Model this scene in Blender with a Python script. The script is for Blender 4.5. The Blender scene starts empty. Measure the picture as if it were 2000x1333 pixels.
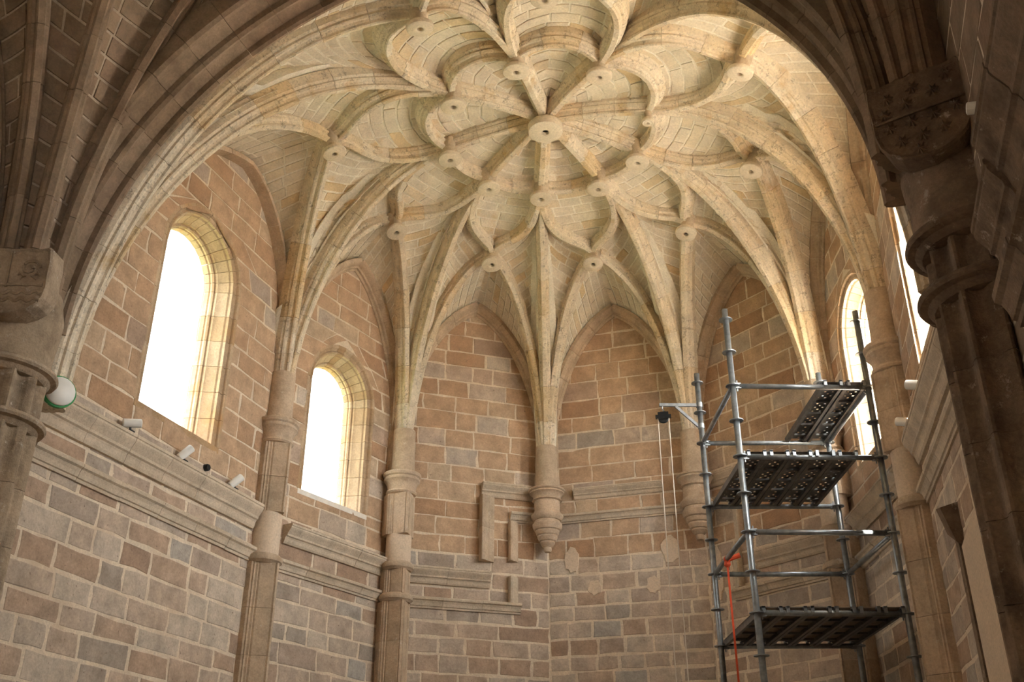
import bpy, math, random
from mathutils import Vector, Matrix
random.seed(7)
R_ = math.radians
sc = bpy.context.scene
col = sc.collection

# ------------------------------------------------------------------ camera
CAM = Vector((3.978, -15.224, 1.6)); YAW, PITCH, ROLL = R_(16.97), R_(27.203), R_(0.055)
cd = bpy.data.cameras.new('camera'); cam = bpy.data.objects.new('camera', cd); col.objects.link(cam)
cd.sensor_width = 36; cd.sensor_fit = 'HORIZONTAL'; cd.lens = 2004.47 / 2000 * 36; cd.clip_start = .05; cd.clip_end = 500
_f = Vector((-math.sin(YAW) * math.cos(PITCH), math.cos(YAW) * math.cos(PITCH), math.sin(PITCH)))
_r = Vector((math.cos(YAW), math.sin(YAW), 0)); _u = _r.cross(_f)
_r2 = math.cos(ROLL) * _r + math.sin(ROLL) * _u; _u2 = _r2.cross(_f)
m = Matrix((_r2, _u2, -_f)).transposed().to_4x4(); m.translation = CAM; cam.matrix_world = m
sc.camera = cam

# ------------------------------------------------------------------ light and exposure
sc.view_settings.view_transform = 'Standard'; sc.view_settings.look = 'None'
sc.view_settings.gamma = 1; sc.view_settings.use_curve_mapping = False
sc.view_settings.exposure = 0.55
SKY = 5.0; SUN = 150.0
w = bpy.data.worlds.new('sky'); sc.world = w; w.use_nodes = True
bg = w.node_tree.nodes['Background']; bg.inputs['Color'].default_value = (.97, .985, 1.0, 1); bg.inputs['Strength'].default_value = SKY
# hazy sky, brighter round the sun
_nt = w.node_tree; _tc = _nt.nodes.new('ShaderNodeTexCoord'); _dp = _nt.nodes.new('ShaderNodeVectorMath'); _dp.operation = 'DOT_PRODUCT'
_dp.inputs[1].default_value = Vector((.72, -.38, .58)).normalized(); _nt.links.new(_tc.outputs['Generated'], _dp.inputs[0])
_mr = _nt.nodes.new('ShaderNodeMapRange'); _mr.interpolation_type = 'SMOOTHSTEP'; _mr.inputs['From Min'].default_value = -.3; _mr.inputs['From Max'].default_value = 1.0
_mr.inputs['To Min'].default_value = SKY; _mr.inputs['To Max'].default_value = SKY * 6.5
_nt.links.new(_dp.outputs['Value'], _mr.inputs['Value']); _nt.links.new(_mr.outputs[0], bg.inputs['Strength'])
sl = bpy.data.lights.new('sun', 'SUN'); sl.energy = SUN; sl.angle = R_(.6); sl.color = (1, .95, .88)
so = bpy.data.objects.new('sun', sl); col.objects.link(so)
so.rotation_euler = Vector((-.36, .80, -1.0)).to_track_quat('-Z', 'Y').to_euler()
try:
    sc.cycles.max_bounces = 10; sc.cycles.diffuse_bounces = 8; sc.cycles.sample_clamp_indirect = 8
except Exception: pass
def portal(loc, direction, sx, sy):
    l = bpy.data.lights.new('window_portal', 'AREA'); l.shape = 'RECTANGLE'; l.size = sx; l.size_y = sy
    l.cycles.is_portal = True
    o = bpy.data.objects.new('window_portal', l); col.objects.link(o); o.location = loc
    o.rotation_euler = Vector(direction).to_track_quat('-Z', 'Y').to_euler()

# ------------------------------------------------------------------ materials
def ramp(nt, stops):
    r = nt.nodes.new('ShaderNodeValToRGB'); e = r.color_ramp.elements
    while len(e) < len(stops): e.new(.5)
    for k, (p, c) in enumerate(stops): e[k].position = p; e[k].color = (*c, 1)
    return r
def mixc(nt, fac, a, b, mode='MIX'):
    n = nt.nodes.new('ShaderNodeMix'); n.data_type = 'RGBA'; n.blend_type = mode
    for sock, v in ((n.inputs[0], fac), (n.inputs[6], a), (n.inputs[7], b)):
        if hasattr(v, 'links') or hasattr(v, 'is_output'): nt.links.new(v, sock)
        elif isinstance(v, (int, float)): sock.default_value = v
        else: sock.default_value = (*v, 1)
    return n.outputs[2]
def noise(nt, pos, scale, detail=4, rough=.6, sc3=None):
    n = nt.nodes.new('ShaderNodeTexNoise'); n.inputs['Scale'].default_value = scale
    n.inputs['Detail'].default_value = detail; n.inputs['Roughness'].default_value = rough
    if sc3:
        mp = nt.nodes.new('ShaderNodeMapping'); mp.inputs['Scale'].default_value = sc3; nt.links.new(pos, mp.inputs['Vector']); pos = mp.outputs[0]
    nt.links.new(pos, n.inputs['Vector']); return n.outputs[0]
def stone_mat(name, stops, var=.25, stain=None, stain_at=(.55, .7), rough=.9, bump=.35, fine=28., pale=None, soot=0., pits=0.):
    """stone: one hue per piece, mottled grain, patches of stain, worn relief"""
    M = bpy.data.materials.new(name); M.use_nodes = True; nt = M.node_tree; b = nt.nodes['Principled BSDF']
    pos = nt.nodes.new('ShaderNodeNewGeometry').outputs['Position']
    rnd = nt.nodes.new('ShaderNodeObjectInfo').outputs['Random']
    r = ramp(nt, stops); nt.links.new(rnd, r.inputs[0]); c = r.outputs[0]
    n1 = noise(nt, pos, 3.2, 6, .65); g = ramp(nt, [(.25, (1 - var,) * 3), (.75, (1 + var,) * 3)]); nt.links.new(n1, g.inputs[0])
    c = mixc(nt, 1.0, c, g.outputs[0], 'MULTIPLY')
    n2 = noise(nt, pos, fine, 5, .7); g2 = ramp(nt, [(.3, (.82,) * 3), (.7, (1.14,) * 3)]); nt.links.new(n2, g2.inputs[0])
    c = mixc(nt, 1.0, c, g2.outputs[0], 'MULTIPLY')
    if stain:
        n3 = noise(nt, pos, 1.5, 5, .62); g3 = ramp(nt, [(stain_at[0], (0,) * 3), (stain_at[1], (1,) * 3)]); nt.links.new(n3, g3.inputs[0])
        mm = nt.nodes.new('ShaderNodeMath'); mm.operation = 'MULTIPLY'; mm.inputs[1].default_value = .75; nt.links.new(g3.outputs[0], mm.inputs[0])
        c = mixc(nt, mm.outputs[0], c, stain)
    if pale:
        n5 = noise(nt, pos, 5.5, 6, .75); g5 = ramp(nt, [(.60, (0,) * 3), (.68, (1,) * 3)]); nt.links.new(n5, g5.inputs[0])
        c = mixc(nt, g5.outputs[0], c, pale)
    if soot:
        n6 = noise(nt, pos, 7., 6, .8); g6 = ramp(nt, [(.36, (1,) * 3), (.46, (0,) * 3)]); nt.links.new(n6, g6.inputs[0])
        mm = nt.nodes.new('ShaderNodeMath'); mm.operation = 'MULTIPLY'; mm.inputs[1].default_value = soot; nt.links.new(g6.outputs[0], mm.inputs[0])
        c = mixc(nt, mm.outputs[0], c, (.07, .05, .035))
    if pits:
        n7 = noise(nt, pos, 16., 3, .6); g7 = ramp(nt, [(.66, (0,) * 3), (.72, (1,) * 3)]); nt.links.new(n7, g7.inputs[0])
        mm = nt.nodes.new('ShaderNodeMath'); mm.operation = 'MULTIPLY'; mm.inputs[1].default_value = pits; nt.links.new(g7.outputs[0], mm.inputs[0])
        c = mixc(nt, mm.outputs[0], c, (.16, .11, .08))
    nt.links.new(c, b.inputs['Base Color']); b.inputs['Roughness'].default_value = rough
    b.inputs['Specular IOR Level'].default_value = .2
    bp = nt.nodes.new('ShaderNodeBump'); bp.inputs['Strength'].default_value = bump; bp.inputs['Distance'].default_value = .03
    n4 = noise(nt, pos, 14., 6, .7); nt.links.new(n4, bp.inputs['Height']); nt.links.new(bp.outputs[0], b.inputs['Normal'])
    return M
def plain(name, c, rough=.5, metal=0., var=0.):
    M = bpy.data.materials.new(name); M.use_nodes = True; nt = M.node_tree; b = nt.nodes['Principled BSDF']
    b.inputs['Roughness'].default_value = rough; b.inputs['Metallic'].default_value = metal
    pos = nt.nodes.new('ShaderNodeNewGeometry').outputs['Position']
    n = noise(nt, pos, 9., 5, .6); g = ramp(nt, [(.3, tuple(x * (1 - var) for x in c)), (.7, tuple(min(1, x * (1 + var)) for x in c))])
    nt.links.new(n, g.inputs[0]); nt.links.new(g.outputs[0], b.inputs['Base Color']); return M
PINK = [(0, (.335, .235, .17)), (.14, (.41, .295, .215)), (.35, (.46, .36, .28)), (.55, (.44, .36, .29)), (.72, (.50, .425, .345)), (.86, (.39, .305, .245)), (.95, (.35, .295, .245)), (1, (.43, .39, .345))]
RED = [(0, (.35, .215, .13)), (.25, (.43, .285, .18)), (.5, (.46, .32, .21)), (.8, (.44, .30, .195)), (1, (.48, .37, .26))]
CREAM = [(0, (.66, .59, .47)), (.3, (.73, .66, .54)), (.6, (.70, .63, .51)), (.84, (.68, .59, .45)), (.94, (.64, .50, .30)), (1, (.74, .68, .57))]
RIB = [(0, (.64, .54, .41)), (.3, (.71, .62, .49)), (.6, (.68, .60, .475)), (.88, (.62, .48, .30)), (1, (.72, .65, .53))]
M_LOW = stone_mat('pinkish_sandstone', PINK, .30, (.22, .175, .15), (.66, .8), pits=.7)
M_HIGH = stone_mat('russet_sandstone', RED, .28, (.27, .16, .10), (.64, .8), pits=.6)
M_MORTAR = stone_mat('lime_mortar', [(0, (.68, .58, .455)), (1, (.68, .58, .455))], .14, (.55, .44, .33), (.5, .65), bump=.6)
M_DMORTAR = stone_mat('dusty_grey_mortar', [(0, (.44, .36, .28)), (1, (.44, .36, .28))], .15)
M_VMORTAR = stone_mat('vault_mortar', [(0, (.84, .79, .68)), (1, (.84, .79, .68))], .12)
M_VAULT = stone_mat('cream_vault_stone', CREAM, .16, (.58, .40, .17), (.60, .74), bump=.25)
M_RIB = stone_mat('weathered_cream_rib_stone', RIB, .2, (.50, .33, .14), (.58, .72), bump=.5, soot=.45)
M_TRIM = stone_mat('greyish_moulding_stone', [(0, (.53, .44, .335)), (.5, (.57, .48, .37)), (1, (.50, .41, .305))], .22, (.28, .21, .15), (.6, .75), bump=.5)
M_STEM = stone_mat('boss_stem_stone', [(0, (.50, .41, .30)), (1, (.56, .46, .34))], .25, (.28, .21, .14), (.5, .65), bump=.5)  # for the boss stems, a little darker than the rib stone
M_COL = stone_mat('tan_column_stone', [(0, (.46, .345, .24)), (.5, (.52, .405, .295)), (1, (.45, .35, .25))], .25, (.29, .185, .11), (.62, .74), bump=.4, pale=(.56, .48, .38))
M_PIER_SHADED = stone_mat('shaded_weathered_pier_stone', [(0, (.20, .14, .095)), (.5, (.25, .18, .125)), (1, (.19, .13, .085))], .35, (.08, .055, .04), (.52, .68), bump=.9, pale=(.42, .35, .28))  # darker copy of the pier stone, the right pier's shade put into its colour
M_PIER_LIT = stone_mat('lit_grey_brown_pier_stone', [(0, (.34, .26, .18)), (.5, (.42, .33, .24)), (1, (.33, .25, .17))], .3, (.16, .12, .085), (.54, .7), bump=.9, pale=(.55, .48, .40))  # lighter copy of the pier stone, the light on the left pier put into its colour
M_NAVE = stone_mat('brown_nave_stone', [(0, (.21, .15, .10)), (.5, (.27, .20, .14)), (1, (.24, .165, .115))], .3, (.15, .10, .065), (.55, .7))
M_WIN = stone_mat('ochre_window_stone', [(0, (.42, .30, .19)), (.4, (.48, .36, .245)), (.75, (.40, .27, .155)), (1, (.52, .41, .29))], .2, (.46, .28, .13), (.56, .7), bump=.4)
M_PLASTER = stone_mat('smooth_repair_plaster', [(0, (.60, .48, .36)), (1, (.62, .50, .38))], .08, bump=.1)
M_FLOOR = stone_mat('worn_stone_flags', [(0, (.36, .30, .23)), (1, (.42, .35, .27))], .15)
M_SILL = plain('white_sill_slab', (.75, .71, .64), .6, 0, .1)
M_STEEL = plain('galvanised_steel', (.25, .27, .285), .42, .7, .3)
M_DARK = plain('dark_deck_steel', (.13, .125, .12), .55, .5, .3)
M_PLY = plain('weathered_deck_board', (.17, .135, .10), .8, 0, .3)
M_BLACK = plain('black_painted_metal', (.012, .014, .016), .4, .3, .1)
M_WHITE = plain('white_enamel', (.78, .78, .75), .45, 0, .04)
M_ROPE = plain('pale_rope', (.60, .54, .46), .9, 0, .1)
M_ORANGE = plain('orange_webbing', (.75, .10, .035), .7, 0, .1)
M_GREEN = plain('green_rim', (.02, .26, .07), .5, 0, .1)
M_HOLE = plain('dark_recess', (.03, .022, .016), .95, 0, .2)
M_BOUNCE_GROUND = plain('pale_bounce_ground', (.60, .55, .47), .95, 0, .2)
M_DARK_GROUND = plain('dark_added_ground', (.075, .085, .04), .95, 0, .3)
M_LIGHT_BLOCK = plain('light_block_slab', (.40, .33, .25), .95, 0, .1)
gl = bpy.data.materials.new('clear_window_pane'); gl.use_nodes = True; nt = gl.node_tree; nt.nodes.remove(nt.nodes['Principled BSDF'])
tr = nt.nodes.new('ShaderNodeBsdfTransparent'); tr.inputs[0].default_value = (.94, .94, .92, 1); gg = nt.nodes.new('ShaderNodeBsdfGlossy'); gg.inputs['Roughness'].default_value = .08
mx = nt.nodes.new('ShaderNodeMixShader'); mx.inputs[0].default_value = .05
nt.links.new(tr.outputs[0], mx.inputs[1]); nt.links.new(gg.outputs[0], mx.inputs[2]); nt.links.new(mx.outputs[0], nt.nodes['Material Output'].inputs[0])
M_GLASS = gl

# ------------------------------------------------------------------ helpers
def tag(o, label=None, cat=None, group=None, kind=None):
    for k, v in (('label', label), ('category', cat), ('group', group), ('kind', kind)):
        if v: o[k] = v
    return o
def empty(name, loc=(0, 0, 0), label=None, cat=None, group=None, kind=None):
    o = bpy.data.objects.new(name, None); col.objects.link(o); o.empty_display_size = .2; o.location = loc
    return tag(o, label, cat, group, kind)
class MB:
    def __init__(s): s.v = []; s.f = []
    def add(s, vs, fs):
        n = len(s.v); s.v += [tuple(p) for p in vs]; s.f += [tuple(i + n for i in f) for f in fs]; return s
    def hexa(s, p): return s.add(p, [(0, 3, 2, 1), (4, 5, 6, 7), (0, 1, 5, 4), (1, 2, 6, 5), (2, 3, 7, 6), (3, 0, 4, 7)])
    def box(s, c, d, ax=None):
        c = Vector(c); X, Y, Z = ax or (Vector((1, 0, 0)), Vector((0, 1, 0)), Vector((0, 0, 1))); a, b, h = d[0] / 2, d[1] / 2, d[2] / 2
        return s.hexa([c + X * i * a + Y * j * b + Z * k * h for k in (-1, 1) for i, j in ((-1, -1), (1, -1), (1, 1), (-1, 1))])
    def lathe(s, prof, o=(0, 0, 0), seg=24, a0=0, a1=360, ax=None, flute=None):
        o = Vector(o); X, Y, Z = ax or (Vector((1, 0, 0)), Vector((0, 1, 0)), Vector((0, 0, 1)))
        full = abs(a1 - a0) >= 359.9; n = seg if full else seg + 1; vs = []; fs = []
        for r, z in prof:
            for k in range(n):
                t = R_(a0 + (a1 - a0) * k / seg); q = r * (flute(k) if flute else 1)
                vs.append(o + X * q * math.cos(t) + Y * q * math.sin(t) + Z * z)
        for i in range(len(prof) - 1):
            for k in range(seg):
                k2 = (k + 1) % n if full else k + 1
                fs.append((i * n + k, i * n + k2, (i + 1) * n + k2, (i + 1) * n + k))
        return s.add(vs, fs)
    def tube(s, path, r, seg=8, cap=True):
        path = [Vector(p) for p in path]; vs = []; fs = []
        for i, p in enumerate(path):
            T = (path[min(i + 1, len(path) - 1)] - path[max(i - 1, 0)]).normalized()
            A = T.cross(Vector((0, 0, 1)) if abs(T.z) < .9 else Vector((1, 0, 0))).normalized(); B = T.cross(A)
            rr = r[i] if isinstance(r, (list, tuple)) else r
            vs += [p + A * rr * math.cos(2 * math.pi * k / seg) + B * rr * math.sin(2 * math.pi * k / seg) for k in range(seg)]
        for i in range(len(path) - 1):
            for k in range(seg): fs.append((i * seg + k, i * seg + (k + 1) % seg, (i + 1) * seg + (k + 1) % seg, (i + 1) * seg + k))
        if cap: fs += [tuple(range(seg))[::-1], tuple((len(path) - 1) * seg + k for k in range(seg))]
        return s.add(vs, fs)
    def sweep(s, path, frames, prof, cap=True):
        """prof: closed list of (side, inward); frames: (side vec, inward vec) per path point"""
        n = len(prof); vs = []; fs = []
        for p, (S, N) in zip(path, frames): vs += [p + S * a + N * b for a, b in prof]
        for i in range(len(path) - 1):
            for k in range(n): fs.append((i * n + k, i * n + (k + 1) % n, (i + 1) * n + (k + 1) % n, (i + 1) * n + k))
        if cap: fs += [tuple(range(n))[::-1], tuple((len(path) - 1) * n + k for k in range(n))]
        return s.add(vs, fs)
    def build(s, name, mat, parent=None, smooth=False, **kw):
        me = bpy.data.meshes.new(name); me.from_pydata(s.v, [], s.f); me.materials.append(mat)
        if smooth: me.polygons.foreach_set('use_smooth', [True] * len(me.polygons))
        me.update(); o = bpy.data.objects.new(name, me); col.objects.link(o)
        if parent: o.parent = parent; o.matrix_parent_inverse = Matrix.Translation(parent.location).inverted()
        return tag(o, **kw)
def smooth_by_angle(o, deg=35):
    me = o.data; me.polygons.foreach_set('use_smooth', [True] * len(me.polygons))
    try: me.set_sharp_from_angle(angle=R_(deg))
    except Exception: pass
    return o
V = Vector
def V2(p, z=0): return Vector((p[0], p[1], z))
def pol(r, a, z, side): s = -1 if side == 'L' else 1; return Vector((s * r * math.sin(R_(a)), r * math.cos(R_(a)), z))
def interp(pts, n):
    """Catmull-Rom through pts, n points"""
    P = [Vector(p) for p in pts]; P = [P[0] * 2 - P[1]] + P + [P[-1] * 2 - P[-2]]; out = []; m = len(P) - 3
    for i in range(n):
        x = min(i / (n - 1) * m, m - 1e-6); k = int(x); t = x - k; a, b, c, d = P[k:k + 4]
        out.append(.5 * ((2 * b) + (c - a) * t + (2 * a - 5 * b + 4 * c - d) * t * t + (3 * b - a - 3 * c + d) * t ** 3))
    return out
def resample(pts, n):
    L = [0]
    for a, b in zip(pts, pts[1:]): L.append(L[-1] + (b - a).length)
    out = []; k = 0
    for i in range(n):
        d = L[-1] * i / (n - 1)
        while k < len(pts) - 2 and L[k + 1] < d: k += 1
        t = (d - L[k]) / max(L[k + 1] - L[k], 1e-9); out.append(pts[k].lerp(pts[k + 1], min(max(t, 0), 1)))
    return out
def length(p): return sum((b - a).length for a, b in zip(p, p[1:]))
TARGET = Vector((0, -.5, 9))
def frames(path, target=TARGET):
    out = []
    for i, p in enumerate(path):
        T = (path[min(i + 1, len(path) - 1)] - path[max(i - 1, 0)]).normalized()
        tg = target(p) if callable(target) else target
        N = tg - p; N -= T * N.dot(T); N.normalize(); out.append((T.cross(N).normalized(), N))
    return out

# ------------------------------------------------------------------ plan of the place (units are about a metre)
LOW, UP, CAP, SPRING = 6.46, 7.10, 9.07, 9.4
WL = {1: ((-5.58, .75), (-5.86, -5.4)), 2: ((-5.58, .75), (-4.62, 4.2)), 3: ((-4.62, 4.2), (-1.72, 6.2)), 4: ((-1.72, 6.2), (1.72, 6.2)),
      5: ((1.72, 6.2), (4.62, 4.2)), 6: ((4.62, 4.2), (5.58, .75)), 7: ((5.58, .75), (6.0, -5.4))}
class Frame:
    """a wall's own axes: s along it, z up, o out of its face into the room"""
    def __init__(s, a, b):
        s.a = Vector((*a, 0)); s.b = Vector((*b, 0)); s.L = (s.b - s.a).length; s.t = (s.b - s.a) / s.L
        n = Vector((-s.t.y, s.t.x, 0)); s.n = n if n.dot(Vector((0, -1, 0)) - s.a) > 0 else -n
    def p(s, u, z, o=0): q = s.a + s.t * u + s.n * o; q.z = z; return q
F = {k: Frame(*v) for k, v in WL.items()}
ANG = {'3': 18.12, '2': 51.58, '1': 88.18, '0': 136.06}; BETA = {'3': 32.82, '2': 67.59, '1': 109.34}
COLS = {'3': (5.95, 15.67), '2': (5.78, 47.3), '1': (5.40, 83.31)}
RR, ZR, RO, ZO, ZC = 1.965, 13.994, 3.974, 13.537, 14.18

# ------------------------------------------------------------------ ground, floor, roof
MB().box((47, 0, -.35), (80, 160, .3)).build('ground', M_BOUNCE_GROUND, None, label='unseen pale ground added on the right of the church to bounce light up', kind='structure')  # unseen, added pale so it throws light up through the right windows
MB().box((-46.5, 0, -.35), (107 - 1e-3, 160, .3)).build('ground', M_DARK_GROUND, None, label='unseen dark green ground added on the left of the church to bounce less light', kind='structure')  # unseen, added dark so little light bounces in from the left
fl = empty('floor', (0, -7, 0), 'worn stone floor below the apse and the nave', kind='structure')
MB().box((0, -7, -.1), (13.5, 29, .18)).build('bedding', M_MORTAR, fl)
k = 0
for i in range(10):
    for j in range(20):
        MB().box((-5.85 + i * 1.3, -19.3 + j * 1.37, -.002), (1.28, 1.35, .024)).build('flagstone', M_FLOOR, fl)
MB().box((0, -7.2, 15.45), (15, 31, .3)).build('roof', M_LIGHT_BLOCK, None, label='unseen flat roof slab added over the vaults to block stray daylight', kind='structure')  # unseen cover, added so daylight enters by the windows alone

# ------------------------------------------------------------------ walls
def stone(fr, q, z0, z1, h, mat, parent, name='stone'):
    """q: (s at bottom left, bottom right, top right, top left); chamfered block, proud of the mortar by h"""
    g = (.014 + random.random() * .018) * (1. if z0 < 7.3 else .65); c = .012
    j = lambda: (random.random() - .5) * .034
    cor = [(q[0] + g, z0 + g), (q[1] - g, z0 + g), (q[2] - g, z1 - g), (q[3] + g, z1 - g)]
    sb = []
    for k in range(4):
        (a, b), (a2, b2) = cor[k], cor[(k + 1) % 4]; sb.append((a + j(), b + j() * .8)); sb.append(((a + a2) / 2 + j(), (b + b2) / 2 + j() * .9))
    n = 8; cx = sum(a for a, b in sb) / n; cz = sum(b for a, b in sb) / n
    back = [fr.p(a, b, -.03) for a, b in sb]; mid = [fr.p(a, b, h - c * .6) for a, b in sb]
    def ins(a, b):
        L = math.hypot(a - cx, b - cz); return a + (cx - a) / L * c * 1.4, b + (cz - b) / L * c * 1.4
    fro = [fr.p(*ins(a, b), h + (random.random() - .5) * .008) for a, b in sb]
    mb = MB(); mb.add(back + mid + fro + [fr.p(cx, cz, h + .004)], [(o + k, o + (k + 1) % n, o + n + (k + 1) % n, o + n + k) for o in (0, n) for k in range(n)] + [(2 * n + k, 2 * n + (k + 1) % n, 3 * n) for k in range(n)])
    return mb.build(name, mat, parent)
def win_half(w, z):
    """half width of window opening w at height z (0 above its crown)"""
    c, r, zs, zsp = w
    if z < zs: return 0
    if z <= zsp: return r
    d = r * r - (z - zsp) ** 2
    return math.sqrt(d) if d > 0 else 0
def wall(name, key, label, win=None, zlo=2.6, top=None, ext=(.3, .3), thick=.56, ztop=15.3, high_from=7.3, mats=(M_LOW, M_HIGH), course=(.335, .42), lens=(.45, 1.0)):
    fr = key if isinstance(key, Frame) else F[key]
    root = empty(name, tuple(fr.p(fr.L / 2, 0)), label, kind='structure')
    mb = MB(); S0, S1 = -ext[0], fr.L + ext[1]
    def slab(a0, a1, z0, z1, b0=None, b1=None):
        b0 = a0 if b0 is None else b0; b1 = a1 if b1 is None else b1
        mb.hexa([fr.p(a0, z0, -thick), fr.p(a1, z0, -thick), fr.p(a1, z0, 0), fr.p(a0, z0, 0), fr.p(b0, z1, -thick), fr.p(b1, z1, -thick), fr.p(b1, z1, 0), fr.p(b0, z1, 0)])
    if win:
        c, r, zs, zsp = win
        slab(S0, S1, -.1, zs); slab(S0, c - r, zs, zsp); slab(c + r, S1, zs, zsp)
        n = 10
        for i in range(n):
            z0, z1 = zsp + r * math.sin(math.pi / 2 * i / n), zsp + r * math.sin(math.pi / 2 * (i + 1) / n)
            h0, h1 = r * math.cos(math.pi / 2 * i / n), r * math.cos(math.pi / 2 * (i + 1) / n)
            slab(S0, c - h0, z0, z1, S0, c - h1); slab(c + h0, S1, z0, z1, c + h1, S1)
        slab(S0, S1, zsp + r, ztop)
    else: slab(S0, S1, -.1, ztop)
    mb.build('mortar_bed', M_MORTAR, root)
    z = zlo; lim = top or (lambda s: 14.)
    while z < 13.9:
        h = (course[0] if z < high_from else course[1]) * random.uniform(.86, 1.14); z1 = z + h
        mat = mats[0] if z < high_from or random.random() < .12 else mats[1]
        spans = [(0., fr.L, 0., fr.L)]
        if win:
            a, b = win_half(win, z + .01), win_half(win, z1)
            if z < win[2] < z1: z1 = win[2]; a = b = 0
            if a: spans = [(0., win[0] - a, 0., win[0] - b), (win[0] + a, fr.L, win[0] + b, fr.L)]
        for s0, s1, t0, t1 in spans:
            cuts = [0.]; x = random.uniform(lens[0] * .5, lens[1] * .8); W = s1 - s0
            while x < W - .22: cuts.append(x / W); x += random.uniform(*lens)
            cuts.append(1.)
            for ua, ub in zip(cuts, cuts[1:]):
                q = (s0 + W * ua, s0 + W * ub, t0 + (t1 - t0) * ub, t0 + (t1 - t0) * ua)
                if min(q[1] - q[0], q[2] - q[3]) < .07: continue
                if z > max(lim(q[0]), lim(q[1]), lim((q[0] + q[1]) / 2)): continue
                mm = mat if random.random() < .85 else mats[0]
                stone(fr, q, z, z1, random.uniform(.003, .009), mm, root)
        z = z1
    return root
def parch(L):
    def f(s):
        d = min(s, L - s); d = min(max(d, 0), 2.3); return SPRING + 4.3 * math.sqrt(max(0, 1 - (1 - d / 2.3) ** 2)) + .1
    return f
LA = 2.15     # the peak of the arch over the big side windows stands this far from the slim column
def side_arch(s):
    if s < LA: return SPRING + 4.3 * math.sqrt(max(0, 1 - (1 - min(s, 2.3) / 2.3) ** 2)) + .1
    d = min(6.15 - s, 4.6); return 7.3 + 6.45 * math.sqrt(max(0, 1 - (1 - max(d, 0) / 4.6) ** 2)) + .1
WIN = {1: (2.78, 1.1, 8.0, 11.0), 2: (1.75, 1.0, 8.05, 10.42), 6: (F[6].L - 1.75, 1.0, 8.05, 10.42), 7: (2.78, 1.1, 8.0, 11.0)}
SIDE = dict(course=(.36, .40), lens=(.5, 1.05))
wall('wall_left_near', 1, 'left side wall of pinkish block stone with the largest glaring window', WIN[1], top=side_arch, ext=(.3, .3), **SIDE)
wall('wall_left_far', 2, 'angled stone wall holding the narrower glaring window on the left', WIN[2], top=parch(F[2].L), **SIDE)
wall('wall_back_left', 3, 'blind apse wall with the broken stone frame beside the hanging corbel', top=parch(F[3].L))
wall('wall_back_center', 4, 'blind apse wall between the two hanging corbels with plaster patches', top=parch(F[4].L))
wall('wall_back_right', 5, 'blind apse wall behind the scaffold', top=parch(F[5].L))
wall('wall_right_far', 6, 'angled stone wall with the sunlit window behind the scaffold', WIN[6], top=parch(F[6].L), **SIDE)
wall('wall_right_near', 7, 'right side wall with a sharply foreshortened sunlit window', WIN[7], top=side_arch, **SIDE)
NL = Frame((-5.86, -5.4), (-5.95, -20)); NR = Frame((5.86, -6.3), (5.86, -20)); NB = Frame((-6.2, -20), (6.2, -20))
NB.n = Vector((0, 1, 0))
WIN.update({8: (9.6, .85, 6.5, 10.2), 9: (9.6, .85, 6.5, 10.2)}); F[8] = NL; F[9] = NR  # unseen nave windows, added to put fill light on the piers
wall('wall_nave_right', NR, 'dim brown nave wall behind the dark right pier', WIN[9], ext=(.05, .3), zlo=4.2, top=lambda s: 13.9 if s < 5.6 else 0, mats=(M_NAVE, M_NAVE), lens=(.7, 1.3))
wall('wall_nave_left', NL, 'dim brown nave wall behind the left pier', WIN[8], zlo=3.5, top=lambda s: 13.9 if s < 3 else 0, mats=(M_NAVE, M_NAVE), lens=(.7, 1.3))
wall('wall_nave_back', NB, 'plain nave wall behind the viewer', zlo=14.5)

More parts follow.
